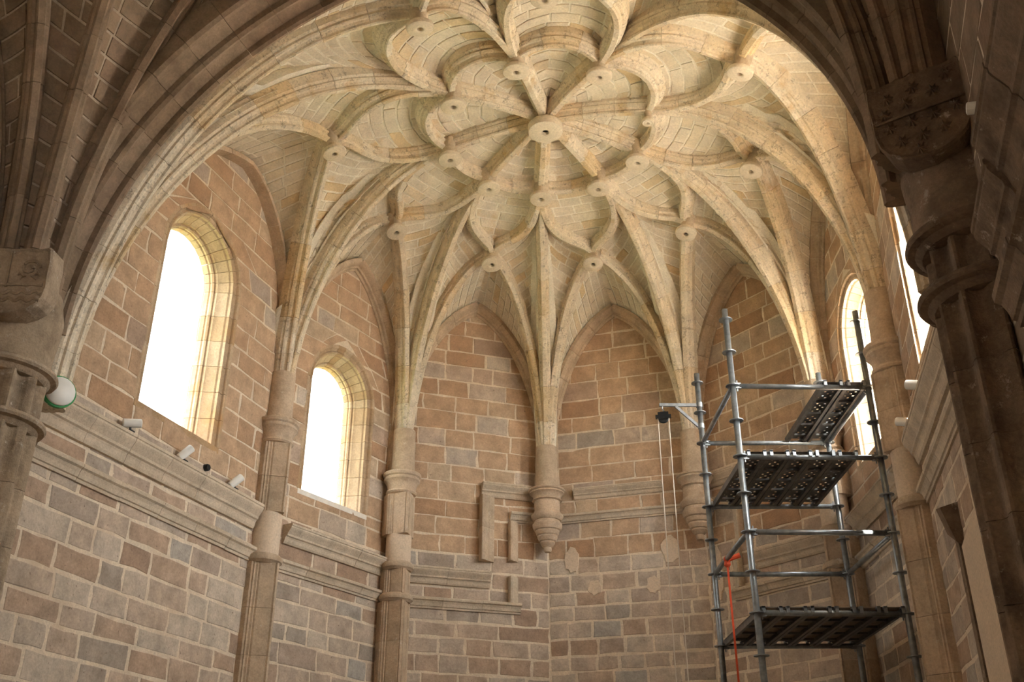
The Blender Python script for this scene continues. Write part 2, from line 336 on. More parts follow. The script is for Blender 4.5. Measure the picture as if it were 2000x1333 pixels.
# ------------------------------------------------------------------ windows
def window(name, key, label, flip=1, portal_on=True):
    fr = F[key]; c, r, zs, zsp = WIN[key]
    root = empty(name, tuple(fr.p(c, zs)), label, kind='structure')
    # moulded reveal: (towards opening, depth), from the wall face inwards
    prof = [(-.05, -.03), (-.05, .004), (-.02, .012), (.015, .008), (.03, -.01), (.04, -.04), (.075, -.06), (.105, -.035), (.135, -.05), (.14, -.10), (.165, -.125), (.19, -.20), (.225, -.27), (.255, -.30), (.262, -.35), (.295, -.35), (.315, -.38), (.305, -.42), (.325, -.44), (.335, -.55), (-.02, -.55)]
    path = [(c - r, zs + (zsp - zs) * i / 6, 1., 0.) for i in range(6)]
    n = 14
    path += [(c - r * math.cos(math.pi * i / n), zsp + r * math.sin(math.pi * i / n), math.cos(math.pi * i / n), -math.sin(math.pi * i / n)) for i in range(n + 1)]
    path += [(c + r, zs + (zsp - zs) * i / 6, -1., 0.) for i in range(5, -1, -1)]
    for i in range(len(path) - 1):
        mb = MB(); vs = []; fs = []; m_ = len(prof)
        seg = [path[i], path[i + 1]]; g = .004
        for e, (s, z, ds, dz) in enumerate(seg):
            q = seg[1 - e]; L = math.hypot(q[0] - s, q[1] - z); s += (q[0] - s) / L * g; z += (q[1] - z) / L * g
            vs += [fr.p(s + ds * a, z + dz * a, b) for a, b in prof]
        for k in range(m_): fs.append((k, (k + 1) % m_, m_ + (k + 1) % m_, m_ + k))
        fs += [tuple(range(m_))[::-1], tuple(range(m_, 2 * m_))]
        mb.add(vs, fs); smooth_by_angle(mb.build('surround_stone', M_WIN, root), 25)
    ri = r - .335
    MB().hexa([fr.p(c - r - .02, zs - .1, -.58), fr.p(c + r + .02, zs - .1, -.58), fr.p(c + r + .02, zs - .1, .01), fr.p(c - r - .02, zs - .1, .01),
               fr.p(c - r - .02, zs + .06, -.58), fr.p(c + r + .02, zs + .06, -.58), fr.p(c + r + .02, zs, .01), fr.p(c - r - .02, zs, .01)]).build('sill', M_SILL if key == 2 else M_WIN, root)
    out = [(c - ri, zs + .03), (c + ri, zs + .03)] + [(c + ri * math.cos(math.pi * i / 16), zsp + ri * math.sin(math.pi * i / 16)) for i in range(17)]
    m_ = len(out); mb = MB(); mb.add([fr.p(a, b, -.515) for a, b in out] + [fr.p(a, b, -.525) for a, b in out], [tuple(range(m_)), tuple(range(m_, 2 * m_))[::-1]] + [(k, (k + 1) % m_, m_ + (k + 1) % m_, m_ + k) for k in range(m_)])
    mb.build('pane', M_GLASS, root)
    # thin iron glazing bars
    if portal_on:
        portal(fr.p(c, (zs + zsp + ri) / 2, -.62), fr.n, 2 * ri, zsp + ri - zs)
window('window_1', 1, 'tallest round headed window on the left, glass burnt out white')
window('window_2', 2, 'second round headed window from the left with white sill')
window('window_3', 6, 'sunlit ochre window directly behind the top of the scaffold')
window('window_4', 7, 'sunlit window seen edge on beside the dark right pier')

window('added_window_5', 8, 'unseen narrow round headed nave window added behind the viewer on the left for fill light')
window('added_window_6', 9, 'unseen narrow round headed nave window added behind the viewer on the right for fill light')
for _k in (8, 9): F.pop(_k)

# ------------------------------------------------------------------ the vault
def rise(s): return (1 - (1 - s) ** 2) ** .54
def rib_curve(a, b, z0, z1, zb=None, n=26):
    """a, b plan points; climbs steeply from the springing z0, flattens out at z1; zb: where the straight foot starts"""
    a, b = Vector((*a, 0)), Vector((*b, 0)); pts = []
    if zb is not None and zb < z0 - .01: pts.append(Vector((a.x, a.y, zb)))
    for i in range(n):
        s = (i / (n - 1)) ** 1.7; p = a.lerp(b, s); p.z = z0 + (z1 - z0) * rise(s); pts.append(p)
    return resample(pts, n)
def web_curve(c, d=.28):
    return [p - N * d for p, (S, N) in zip(c, frames(c))]
def col_xy(k, side): r, a = COLS[k]; p = pol(r, a, 0, side); return p.x, p.y
def ring_pt(k, side): return Vector((0, -RR, 0)) if k == 'W' else pol(RR, ANG[k], 0, side)
def out_pt(k, side):
    if k == '4': return Vector((0, RO, 0))
    if k == 'W': return pol(4.0, 165.07, 0, side)
    return pol(RO, BETA[k], 0, side)
def zs_of(r): return 14.24 - max(0, r - RR) / (RO - RR) * .42
def petal(ka, sa, ko, so_, n=22):
    """ogee curve from an inner boss out to an outer boss, traced in radius and turn"""
    a, o = ring_pt(ka, sa), out_pt(ko, so_)
    ta = math.atan2(a.x, a.y); to = math.atan2(o.x, o.y); d = (to - ta + math.pi) % (2 * math.pi) - math.pi
    rd = [(1.97, 0), (2.32, .03), (2.85, .18), (3.25, .40), (3.52, .66), (3.74, .90), (3.95, 1.0)]
    if ka == 'W' or (ka == '0' and ko == 'W'): rd = [(1.97, 0), (2.3, .05), (2.75, .13), (3.25, .26), (3.68, .45), (3.94, .68), (4.0, 1.0)]
    c = interp([Vector((r, ta + d * f, 0)) for r, f in rd], n)
    return resample([Vector((p.x * math.sin(p.y), p.x * math.cos(p.y), zs_of(p.x))) for p in c], n)
def ring_arc(ka, sa, kb, sb, n=14):
    a, b = ring_pt(ka, sa), ring_pt(kb, sb); ta = math.atan2(a.x, a.y); tb = math.atan2(b.x, b.y); d = (tb - ta + math.pi) % (2 * math.pi) - math.pi
    bl = .30 if 'W' in (ka, kb) or (ka, kb) in (('1', '0'), ('0', '1')) else .12
    out = []
    for i in range(n):
        f = i / (n - 1); r = RR + bl * math.sin(math.pi * f) ** .8; t = ta + d * f; out.append(Vector((r * math.sin(t), r * math.cos(t), 14.24)))
    return out
def spoke(ka, sa, n=12):
    a = ring_pt(ka, sa).normalized(); return [Vector((a.x * r, a.y * r, 14.42 - .18 * (r / RR) ** 2)) for r in [.12 + (RR - .12) * i / (n - 1) for i in range(n)]]
RIBP = [(.155, -.40), (.155, -.215), (.12, -.18), (.138, -.145), (.118, -.115), (.078, -.10), (.058, -.06), (.068, -.022), (.048, 0), (-.048, 0), (-.068, -.022), (-.058, -.06), (-.078, -.10), (-.118, -.115), (-.138, -.145), (-.12, -.18), (-.155, -.215), (-.155, -.40)]
THIN = [(a * .9, b) for a, b in RIBP]
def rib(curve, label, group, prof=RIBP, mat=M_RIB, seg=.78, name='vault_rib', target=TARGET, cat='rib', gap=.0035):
    """a rib laid out of single voussoirs"""
    L = length(curve); n = max(1, round(L / seg)); per = 5; pts = resample(curve, n * per + 1); fr = frames(pts, target)
    root = empty(name, tuple(pts[0]), label, cat, group)
    for i in range(n):
        pp = [p.copy() for p in pts[i * per:i * per + per + 1]]; ff = fr[i * per:i * per + per + 1]
        pp[0] += (pp[1] - pp[0]).normalized() * gap; pp[-1] += (pp[-2] - pp[-1]).normalized() * gap
        k = 1 + random.uniform(-.025, .025); sh = random.uniform(-.006, .006)
        mb = MB(); mb.sweep(pp, ff, [(a * k, b + sh) for a, b in prof]); smooth_by_angle(mb.build('voussoir', mat, root), 28)
    return root
def coons(c1, c2, end, dome=.10):
    n1, n2, ne = len(c1), len(c2), len(end)
    def at(c, t):
        x = min(max(t, 0), 1) * (len(c) - 1); k = min(int(x), len(c) - 2); return c[k].lerp(c[k + 1], x - k)
    e0, e1 = end[0], end[-1]
    def P(u, t):
        p = at(c1, t) * (1 - u) + at(c2, t) * u + (at(end, u) - e0 * (1 - u) - e1 * u) * t
        return p
    def full(u, t):
        p = P(u, t); n = (P(min(u + .02, 1), t) - P(max(u - .02, 0), t)).cross(P(u, min(t + .02, 1)) - P(u, max(t - .02, 0)))
        if n.length < 1e-9: n = TARGET - p
        n.normalize()
        if n.dot(TARGET - p) < 0: n = -n
        p = p - n * dome * math.sin(math.pi * u) * math.sin(math.pi * min(1, t * .9)); return p, n
    return full
def web(S, parent, name='web', mat=M_VAULT, course=.215, ln=(.36, .72), gu=10, gt=16, tmin=.0, across=True):
    g = [[S(i / gu, tmin + (1 - tmin) * j / gt) for i in range(gu + 1)] for j in range(gt + 1)]; mb = MB(); n = (gu + 1) * (gt + 1)
    vs = [p for r in g for p, q in r] + [p - q * .16 for r in g for p, q in r]; fs = []
    for j in range(gt):
        for i in range(gu):
            a = j * (gu + 1) + i; fs += [(a, a + 1, a + gu + 2, a + gu + 1), (n + a, n + a + gu + 1, n + a + gu + 2, n + a + 1)]
    mb.add(vs, fs); w_ = smooth_by_angle(mb.build(name, M_VMORTAR if mat is M_VAULT else M_DMORTAR, parent), 60)
    mid = [g[j][gu // 2][0] for j in range(gt + 1)]; L = length(mid); rows = max(2, round(L / course))
    for k in range(rows):
        t0, t1 = tmin + (1 - tmin) * k / rows, tmin + (1 - tmin) * (k + 1) / rows; tm = (t0 + t1) / 2
        if t1 < tmin: continue
        wd = sum((S((i + 1) / 6, tm)[0] - S(i / 6, tm)[0]).length for i in range(6))
        if wd < .22: continue
        cuts = [0.]; x = random.uniform(ln[0] * .5, ln[1])
        while x < wd - .2: cuts.append(x / wd); x += random.uniform(*ln)
        cuts.append(1.); g_ = .011; gt_ = .011 / max(L, .1)
        for a, b in zip(cuts, cuts[1:]):
            h = random.uniform(.008, .026); ga = g_ / wd; nu = 2 if (b - a) * wd > .4 else 1
            us = [a + ga + (b - a - 2 * ga) * i / nu for i in range(nu + 1)]; vs = []; fs = []
            for (t, dt) in ((t0 + gt_, 1), (t1 - gt_, -1)):
                for lay in (0, 1):
                    for i, u in enumerate(us):
                        du = (.01 / wd) * (1 if i == 0 else -1 if i == nu else 0) * lay; p, q = S(u + du, t + dt * lay * .01 / max(L, .1))
                        vs.append(p + q * (h if lay else -.02))
            m_ = nu + 1   # rows of vs: back0, front0, back1, front1
            for i in range(nu):
                fs += [(m_ + i, m_ + i + 1, 3 * m_ + i + 1, 3 * m_ + i), (i, i + 1, m_ + i + 1, m_ + i), (2 * m_ + i, 3 * m_ + i, 3 * m_ + i + 1, 2 * m_ + i + 1)]
            fs += [(0, m_, 3 * m_, 2 * m_), (m_ - 1, 3 * m_ - 1, 4 * m_ - 1, 2 * m_ - 1)]
            MB().add(vs, fs).build('stone', mat, w_)
    return w_

CN = {'1L': 'slim column between the two glaring windows', '2L': 'column right of the narrower glaring window', '3L': 'hanging corbel below the middle of the vault',
      '3R': 'hanging corbel behind the pulley ropes', '2R': 'column behind the scaffold', '1R': 'column at the right end of the scaffold', '0L': 'big left pier', '0R': 'big dark right pier'}
CS = {'1L': 'column between left windows', '2L': 'column right of narrower window', '3L': 'middle hanging corbel', '3R': 'corbel behind pulley ropes', '2R': 'column behind scaffold', '1R': 'column right of scaffold', '0L': 'left pier', '0R': 'dark right pier'}
OS = {'1L': 'over tallest window', '2L': 'over narrower left window', '3L': 'over broken frame', '4': 'over wall between corbels', '3R': 'over blind wall behind scaffold', '2R': 'over window behind scaffold', '1R': 'beside dark pier', 'WL': 'near arch at left', 'WR': 'at top edge'}
RS = {'0L': 'upper left', '1L': 'far left', '2L': 'lower left', '3L': 'lowest', '3R': 'lower right', '2R': 'right', '1R': 'small broken', '0R': 'top right', 'W': 'top left'}
ORDER = [('0', 'L'), ('1', 'L'), ('2', 'L'), ('3', 'L'), ('3', 'R'), ('2', 'R'), ('1', 'R'), ('0', 'R')]
ONAME = [('1', 'L'), ('2', 'L'), ('3', 'L'), ('4', ''), ('3', 'R'), ('2', 'R'), ('1', 'R')]
OUTN = {'1L': 'over the left side window wall', '2L': 'over the wall of the narrower left window', '3L': 'over the wall with the broken frame', '4': 'over the wall between the hanging corbels',
        '3R': 'over the blind wall behind the scaffold', '2R': 'over the sunlit window behind the scaffold', '1R': 'over the window beside the dark right pier', 'WL': 'nearest the arch on the left', 'WR': 'nearest the arch at the top edge'}
def base_of(k, s, d):
    sg = -1 if s == 'L' else 1
    if k == '0': x, y, z0, zb = sg * 5.42, -4.98, 7.3, 7.0
    else: (x, y), z0, zb = col_xy(k, s), SPRING, CAP - .1
    return x, y, z0, zb
def climb(k, s, dest, z1):
    x, y, z0, zb = base_of(k, s, dest); d = Vector((dest.x - x, dest.y - y, 0)); d.normalize()
    return rib_curve((x + d.x * .06, y + d.y * .06), (dest.x, dest.y), z0, z1, zb)
MAIN = {}; TIER = {}; PET = {}; ARC = {}; SPK = {}
for k, s in ORDER: MAIN[k + s] = climb(k, s, ring_pt(k, s), 14.23)
for (ka, sa), (kb, sb), (ko, so_) in zip(ORDER, ORDER[1:], ONAME):
    o = out_pt(ko, so_)
    for k, s in ((ka, sa), (kb, sb)):
        TIER[k + s, ko + so_] = climb(k, s, o, 13.78); PET[k + s, ko + so_] = petal(k, s, ko, so_)
for s in 'LR':
    TIER['0' + s, 'W' + s] = climb('0', s, out_pt('W', s), 13.78)
    PET['0' + s, 'W' + s] = petal('0', s, 'W', s); PET['W', 'W' + s] = petal('W', '', 'W', s)
LOOP = ORDER + [('W', '')]
for i, (k, s) in enumerate(LOOP):
    k2, s2 = LOOP[(i + 1) % 9]; ARC[k + s, k2 + s2] = ring_arc(k, s, k2, s2); SPK[k + s] = spoke(k, s)
ARCH_C, ARCH_R = (-.12, 8.0), 5.34
def arch_pt(t, y, r=ARCH_R): return Vector((ARCH_C[0] - r * math.cos(t), y, ARCH_C[1] + r * math.sin(t)))
CROWN = {s: rib_curve((out_pt('W', s).x, out_pt('W', s).y), ((-.1 if s == 'L' else -.05), -5.15), 13.78, 13.72, None, 8) for s in 'LR'}
# wall ribs: pointed arches where the vault meets each wall
def wall_rib_curve(key, half, n=20):
    fr = F[key]; pts = []
    if key in (1, 7):
        if half == 0: ss = [(.12 + (LA - .12) * i / (n - 1)) for i in range(n)]
        else: ss = [6.0 - (6.0 - LA) * (i / (n - 1)) ** 1.5 for i in range(n)]
        f = side_arch
    else:
        h = fr.L / 2; f = parch(fr.L); ss = [.12 + (h - .12) * (i / (n - 1)) ** 1.5 for i in range(n)]
        if half: ss = [fr.L - s for s in ss]
    pts = [fr.p(s, f(s) - .12, .05) for s in ss]
    if not (key in (1, 7) and half == 1): pts.insert(0, fr.p(ss[0], CAP - .1, .05))
    return resample(pts, n)
WR = {(key, h): wall_rib_curve(key, h) for key in F for h in (0, 1)}
WRP = [(.15, -.16), (.15, -.02), (.115, .01), (.11, .06), (.07, .08), (.04, .16), (.0, .20), (-.08, .20), (-.08, -.16)]
# --- webs, sector by sector
CW = {id(c): web_curve(c) for d in (MAIN, TIER, PET, ARC, SPK, CROWN) for c in d.values()}
W_ = lambda c: CW[id(c)]
WKEY = {'1L': 1, '2L': 2, '3L': 3, '4': 4, '3R': 5, '2R': 6, '1R': 7}
def wall_top(key, h): return [p + Vector((0, 0, .05)) - F[key].n * .12 for p in WR[key, h]]
for (ka, sa), (kb, sb), (ko, so_) in zip(ORDER, ORDER[1:], ONAME):
    A, B, O = ka + sa, kb + sb, ko + so_; key = WKEY[O]
    ce = empty('ceiling', tuple(out_pt(ko, so_) + Vector((0, 0, 14))), 'cream stone vault cells ' + OUTN[O], kind='structure')
    for X in (A, B):
        web(coons(W_(MAIN[X]), W_(TIER[X, O]), W_(PET[X, O])), ce, tmin=.12)
    web(coons(W_(PET[A, O])[::-1], W_(PET[B, O])[::-1], W_(ARC[A, B])), ce)
    # which half of the wall arch belongs to which column
    ha = {1: (1, 0), 2: (0, 1), 3: (0, 1), 4: (0, 1), 5: (0, 1), 6: (0, 1), 7: (0, 1)}[key]
    for X, h in ((A, ha[0]), (B, ha[1])):
        wt = wall_top(key, h); end = [W_(TIER[X, O])[-1].lerp(wt[-1], i / 8) for i in range(9)]
        web(coons(W_(TIER[X, O]), wt, end, .05), ce, tmin=.15)
for s, a in (('L', 0), ('R', math.pi)):
    ce = empty('ceiling', (0, -4, 14), 'cream stone vault cells between the pierced bosses and the big arch, ' + ('left half' if s == 'L' else 'right half'), kind='structure')
    O = 'W' + s
    web(coons(W_(MAIN['0' + s]), W_(TIER['0' + s, O]), W_(PET['0' + s, O])), ce, tmin=.1)
    web(coons(W_(PET['0' + s, O])[::-1], W_(PET['W', O])[::-1], W_(ARC[('0R', 'W') if s == 'R' else ('W', '0L')])[::(1 if s == 'R' else -1)]), ce)
    ac = [arch_pt(a + (1 if s == 'L' else -1) * math.pi / 2 * i / 19, -5.16, ARCH_R + .30) for i in range(20)]
    tc = [Vector((p.x, max(p.y, -5.1), p.z)) for p in W_(TIER['0' + s, O])]; cr = W_(CROWN[s]); cr = cr[:-1] + [ac[-1]]
    web(coons(tc, ac, cr, .05), ce)
    pw = W_(PET['W', O])[::-1]
    cen = [W_(PET['W', O])[0].lerp(ac[-1], i / 11) for i in range(12)]
    web(coons(pw[::-1], cen, [pw[0].lerp(ac[-1], i / 8) if i in (0, 8) else cr[min(i, 7)] for i in range(9)], .05), ce)
ce = empty('ceiling', (0, 0, 14.4), 'crown of the vault inside the ring of nine pierced bosses', kind='structure')
for i, (k, s) in enumerate(LOOP):
    k2, s2 = LOOP[(i + 1) % 9]; web(coons(W_(SPK[k + s]), W_(SPK[k2 + s2]), W_(ARC[k + s, k2 + s2]), .04), ce, course=.27, tmin=.15)

# --- ribs
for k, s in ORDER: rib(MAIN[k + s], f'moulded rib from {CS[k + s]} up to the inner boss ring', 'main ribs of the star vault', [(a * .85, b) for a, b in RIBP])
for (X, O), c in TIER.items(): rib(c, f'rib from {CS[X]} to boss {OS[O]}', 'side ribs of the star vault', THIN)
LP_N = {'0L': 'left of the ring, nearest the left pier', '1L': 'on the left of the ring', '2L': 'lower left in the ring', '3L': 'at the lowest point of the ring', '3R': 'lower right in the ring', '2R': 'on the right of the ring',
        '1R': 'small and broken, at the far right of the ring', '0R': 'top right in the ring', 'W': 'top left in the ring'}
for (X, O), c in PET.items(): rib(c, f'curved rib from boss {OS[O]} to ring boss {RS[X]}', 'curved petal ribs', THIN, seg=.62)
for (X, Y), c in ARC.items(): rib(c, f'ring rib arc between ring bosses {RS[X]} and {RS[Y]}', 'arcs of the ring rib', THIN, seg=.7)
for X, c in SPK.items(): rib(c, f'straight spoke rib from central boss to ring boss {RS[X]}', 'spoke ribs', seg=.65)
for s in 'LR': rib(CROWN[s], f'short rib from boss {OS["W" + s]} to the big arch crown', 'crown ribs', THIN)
for (key, h), c in WR.items():
    nm = {1: 'the tallest window', 2: 'the narrower left window', 3: 'the wall with broken frame', 4: 'the wall between corbels', 5: 'the blind wall behind scaffold', 6: 'the window behind scaffold', 7: 'the window beside dark pier'}[key]
    side = ('right' if h == 0 else 'left') if key == 1 else ('left' if h == 0 else 'right')
    fr = F[key]
    rib(c, f'{side} half of pointed wall rib over {nm}', 'pointed wall ribs', WRP if h == 0 else [(-a, b) for a, b in WRP][::-1], seg=.7, name='wall_rib', target=lambda p, n=fr.n: p + n, mat=M_COL)

# --- pierced bosses
def boss(c, r, label, tilt=0., h=.10, drop=0.):
    c = Vector(c); q = Vector((-c.x, -c.y, 0)); ax = Vector((0, 0, 1))
    if q.length > .01: ax = (Vector((0, 0, -1)) * math.cos(tilt) + q.normalized() * math.sin(tilt)) * -1
    X = ax.orthogonal().normalized(); Y = ax.cross(X); A = (X, Y, ax)
    root = empty('vault_boss', tuple(c), label, 'boss', 'pierced stone bosses of the vault')
    hr = r * .215
    d = MB().lathe([(hr, .09), (hr, .012), (hr * 1.25, 0), (hr * 1.6, -.004), (r * .55, 0), (r * .62, .006), (r * .86, .002), (r * .97, .016), (r, .04), (r, h - .03), (r * .95, h - .01), (r * .7, h), (r * .6, h + .02)], c, 28, ax=A).build('disc', M_BOSS, root); smooth_by_angle(d, 40)
    MB().lathe([(r * .60, h - .01), (r * .56, h + .05), (r * .72, h + .2), (r * .8, h + .38)], c, 20, ax=A).build('stem', M_STEM, root, smooth=True)
    MB().lathe([(.0, .08), (hr * 1.02, .08), (hr * 1.02, .03)], c, 16, ax=A).build('socket', M_HOLE, root)
    return root
M_BOSS = stone_mat('smooth_boss_stone', [(0, (.62, .53, .41)), (1, (.68, .59, .46))], .1, (.50, .36, .20), (.62, .75), bump=.25)
boss((0, 0, ZC), .335, 'largest pierced stone boss at the centre of the vault', h=.2)
for k, s in LOOP:
    p = ring_pt(k, s); p.z = ZR; boss(p, .115 if k + s == '1R' else .235, f'pierced round boss {LP_N[k + s]}', .10)
for k, s in ONAME: p = out_pt(k, s); p.z = ZO; boss(p, .225, f'pierced round boss of the outer circle {OUTN[k + s]}', .30)
for s in 'LR': p = out_pt('W', s); p.z = ZO; boss(p, .225, f'pierced round boss of the outer circle {OUTN["W" + s]}', .22)

# ------------------------------------------------------------------ columns and corbels
def axes(deg): t = R_(deg); return Vector((math.cos(t), math.sin(t), 0)), Vector((-math.sin(t), math.cos(t), 0)), Vector((0, 0, 1))
CAPP = [(.20, -.48), (.285, -.46), (.31, -.43), (.30, -.395), (.275, -.385), (.28, -.34), (.30, -.25), (.335, -.19), (.36, -.165), (.36, -.12), (.345, -.10), (.375, -.075), (.385, -.03), (.37, 0), (.15, .02)]
RINGP = [(.2, -.115), (.285, -.11), (.31, -.08), (.335, -.065), (.345, -.02), (.335, .02), (.31, .035), (.30, .055), (.2, .07)]
SH = [(-.31, -.22), (-.31, .03), (-.285, .05), (-.285, .075), (-.255, .085), (-.24, .12), (-.215, .115), (-.205, .15), (-.05, .335), (-.035, .325), (-.025, .36), (.025, .36), (.035, .325), (.05, .335), (.205, .15), (.215, .115), (.24, .12), (.255, .085), (.285, .075), (.285, .05), (.31, .03), (.31, -.22)]
def shaft(x, y, deg, z0, z1, parent, k=1., name='shaft', mat=None, n=None):
    """moulded prism drums, front along deg"""
    t = R_(deg); Nv = Vector((math.cos(t), math.sin(t), 0)); Sv = Vector((-Nv.y, Nv.x, 0)); n = n or max(1, round((z1 - z0) / .75))
    for i in range(n):
        a, b = z0 + (z1 - z0) * i / n + .003, z0 + (z1 - z0) * (i + 1) / n - .003; q = k * random.uniform(.985, 1.01)
        MB().sweep([Vector((x, y, a)), Vector((x, y, b))], [(Sv, Nv)] * 2, [(u * q, v * q) for u, v in SH]).build(name, mat or M_COL, parent)
def turned(prof, x, y, z, name, parent, mat=M_COL, seg=28, k=1.):
    return smooth_by_angle(MB().lathe([(r * k, h) for r, h in prof], (x, y, z), seg).build(name, mat, parent), 30)
def neck(x, y, deg, parent):
    """plain bundle between capital and the spreading ribs"""
    turned([(.265, -.02), (.25, .3), (.245, .75), (.24, 1.0)], x, y, CAP, 'neck', parent, seg=14)
LBL = {'1L': 'slender engaged column between the two glaring windows', '2L': 'engaged column between the narrower glaring window and the blind wall', '3L': 'hanging stone corbel with capital in the middle of the back wall',
       '3R': 'hanging stone corbel with capital behind the pulley ropes', '2R': 'engaged column partly hidden behind the scaffold', '1R': 'worn engaged column at the right end of the scaffold'}
for key in LBL:
    k, s = key; r, a = COLS[k]; p = pol(r + .12, a, 0, s); x, y = p.x, p.y
    corb = k == '3'; root = empty('wall_corbel' if corb else 'engaged_column', (x, y, 7.5 if corb else 0), LBL[key], 'corbel' if corb else 'column')
    deg = math.degrees(math.atan2(-y, -x)) if k != '1' else (-8 if s == 'L' else 188)
    neck(x, y, deg, root); turned([(r_, h_ * (.6 if corb else 1)) for r_, h_ in CAPP], x, y, CAP, 'capital', root, k=1.07)
    if corb:
        turned([(.285, 8.84), (.28, 8.50)], x, y, 0, 'drum', root, seg=20)
        turned([(.2, 8.34), (.30, 8.36), (.35, 8.42), (.36, 8.47), (.33, 8.50), (.30, 8.53), (.29, 8.56), (.2, 8.58)], x, y, 0, 'collar', root)
        turned([(.0, 7.66), (.07, 7.67), (.09, 7.72), (.085, 7.77), (.12, 7.79), (.165, 7.86), (.16, 7.89), (.19, 7.91), (.225, 7.99), (.22, 8.02), (.245, 8.04), (.27, 8.11), (.265, 8.13), (.30, 8.15), (.325, 8.22), (.33, 8.27), (.30, 8.30), (.28, 8.36)], x, y, 0, 'cone', root, seg=16)
    elif k == '2':
        shaft(x, y, deg, 7.72, 8.6, root); turned([(.26, 7.13), (.262, 7.73)], x, y, 0, 'plain_drum', root, M_PLASTER, 14)
        turned(RINGP, x, y, UP, 'annulet', root); shaft(x, y, deg, LOW + .04, UP - .1, root, .94); turned(RINGP, x, y, LOW, 'annulet', root, k=1.02); shaft(x, y, deg, 0, LOW - .1, root, 1.0)
    else:
        shaft(x, y, deg, 7.28, 8.6, root); turned([(.27, 6.5), (.272, 7.28)], x, y, 0, 'plain_drum', root, M_PLASTER, 14)
        turned(RINGP, x, y, LOW, 'annulet', root, k=1.04); shaft(x, y, deg, 0, LOW - .1, root, 1.02 if s == 'L' else .92)

# ------------------------------------------------------------------ string courses and the broken frame
CORN = [(-.02, -.215), (.05, -.21), (.07, -.17), (.085, -.10), (.10, -.07), (.13, -.05), (.135, -.01), (.16, .03), (.20, .09), (.215, .12), (.215, .15), (.23, .16), (.23, .20), (.21, .215), (-.02, .215)]
STRG = [(-.02, -.11), (.035, -.11), (.04, -.075), (.06, -.065), (.075, -.01), (.095, .03), (.125, .05), (.13, .09), (.11, .11), (-.02, .11)]
FRM = [(-.02, -.14), (.03, -.14), (.05, -.10), (.09, -.09), (.12, -.04), (.125, .03), (.10, .06), (.13, .08), (.13, .13), (-.02, .13)]
ntrim = [0]
def course(key, s0, s1, z, prof, label, seg=.9, mat=None, k=1., zb=None):
    """horizontal moulding along a wall, stone by stone (prof: out, up)"""
    fr = key if isinstance(key, Frame) else F[key]; ntrim[0] += 1
    root = empty(f'trim_{ntrim[0]}', tuple(fr.p(s0, z)), label, kind='structure'); n = max(1, round(abs(s1 - s0) / seg))
    for i in range(n):
        a, b = s0 + (s1 - s0) * i / n + .003, s0 + (s1 - s0) * (i + 1) / n - .003; dz = random.uniform(-.006, .006); kk = k * random.uniform(.97, 1.02) * (1.28 if isinstance(key, int) and key not in (1, 7) else 1.)
        mb = MB(); m_ = len(prof); mb.add([fr.p(u, z + dz + h * k, o * kk) for u in (a, b) for o, h in prof], [(j, (j + 1) % m_, m_ + (j + 1) % m_, m_ + j) for j in range(m_)] + [tuple(range(m_))[::-1], tuple(range(m_, 2 * m_))])
        mb.build('moulding_stone', mat or M_TRIM, root)
    return root
def upright(root, key, s, z0, z1, prof, k=1., mat=None, seg=.8):
    """vertical run of the same moulding (prof up becomes along the wall)"""
    fr = F[key]; n = max(1, round((z1 - z0) / seg))
    for i in range(n):
        a, b = z0 + (z1 - z0) * i / n + .003, z0 + (z1 - z0) * (i + 1) / n - .003
        mb = MB(); m_ = len(prof); mb.add([fr.p(s - h * k, z, o * k * 1.28) for z in (a, b) for o, h in prof], [(j, (j + 1) % m_, m_ + (j + 1) % m_, m_ + j) for j in range(m_)] + [tuple(range(m_))[::-1], tuple(range(m_, 2 * m_))])
        mb.build('moulding_stone', mat or M_TRIM, root)
course(1, .42, 5.7, 7.15, CORN, 'deep projecting cornice under the big left window', k=1.02)
course(1, .25, 5.7, 6.50, STRG, 'lower grey string course on the left side wall', k=1.15)
course(2, .45, 3.45, 7.08, CORN, 'upper cornice under the narrower left window', k=.82)
course(2, .3, 3.45, 6.48, STRG, 'lower string course under the narrower left window')
course(3, .3, 2.17, 7.03, CORN, 'broken upper cornice on the blind wall left of the hanging corbel', k=.78)
t = course(3, .3, 2.86, 6.47, STRG, 'lower string course that turns up on the blind wall left of the corbel')
upright(t, 3, 2.70, 6.58, 7.15, STRG)
t = course(3, 1.96, 3.2, 9.03, CORN, 'top of the broken stone frame left of the hanging corbel', k=.72, mat=M_TRIM)
upright(t, 3, 2.10, 7.43, 8.88, [(o, h) for o, h in CORN], .78, M_COL)
t = course(3, 2.62, 3.2, 8.47, STRG, 'inner bar of the broken stone frame beside the hanging corbel')
upright(t, 3, 2.70, 7.48, 8.36, STRG, 1.0, M_COL)
course(4, .62, 2.62, 9.02, CORN, 'weathered upper moulding between the hanging corbels', k=.55)
course(4, .28, 3.1, 8.47, STRG, 'long lower moulding between the hanging corbels', k=.9)
course(5, .25, 1.45, 8.95, CORN, 'raised moulding right of the second hanging corbel, behind the scaffold', k=.6)
t = course(5, .25, 1.0, 8.45, STRG, 'short inner moulding right of the second hanging corbel')
upright(t, 5, .92, 7.5, 8.4, [(o, -h) for o, h in STRG], 1.0)
t = course(5, .66, 3.2, 6.47, STRG, 'lower string course on the blind wall behind the scaffold')
upright(t, 5, .80, 6.58, 7.5, [(o, -h) for o, h in STRG])
course(5, 1.30, 3.2, 7.03, CORN, 'upper cornice on the blind wall behind the scaffold', k=.78)
course(6, .3, 3.2, 7.08, CORN, 'upper cornice under the sunlit window behind the scaffold', k=.85)
course(6, .3, 3.3, 6.46, STRG, 'lower string course under the sunlit window behind the scaffold')
course(7, .42, 5.6, 7.15, CORN, 'projecting cornice under the edge-on right window', k=1.02)
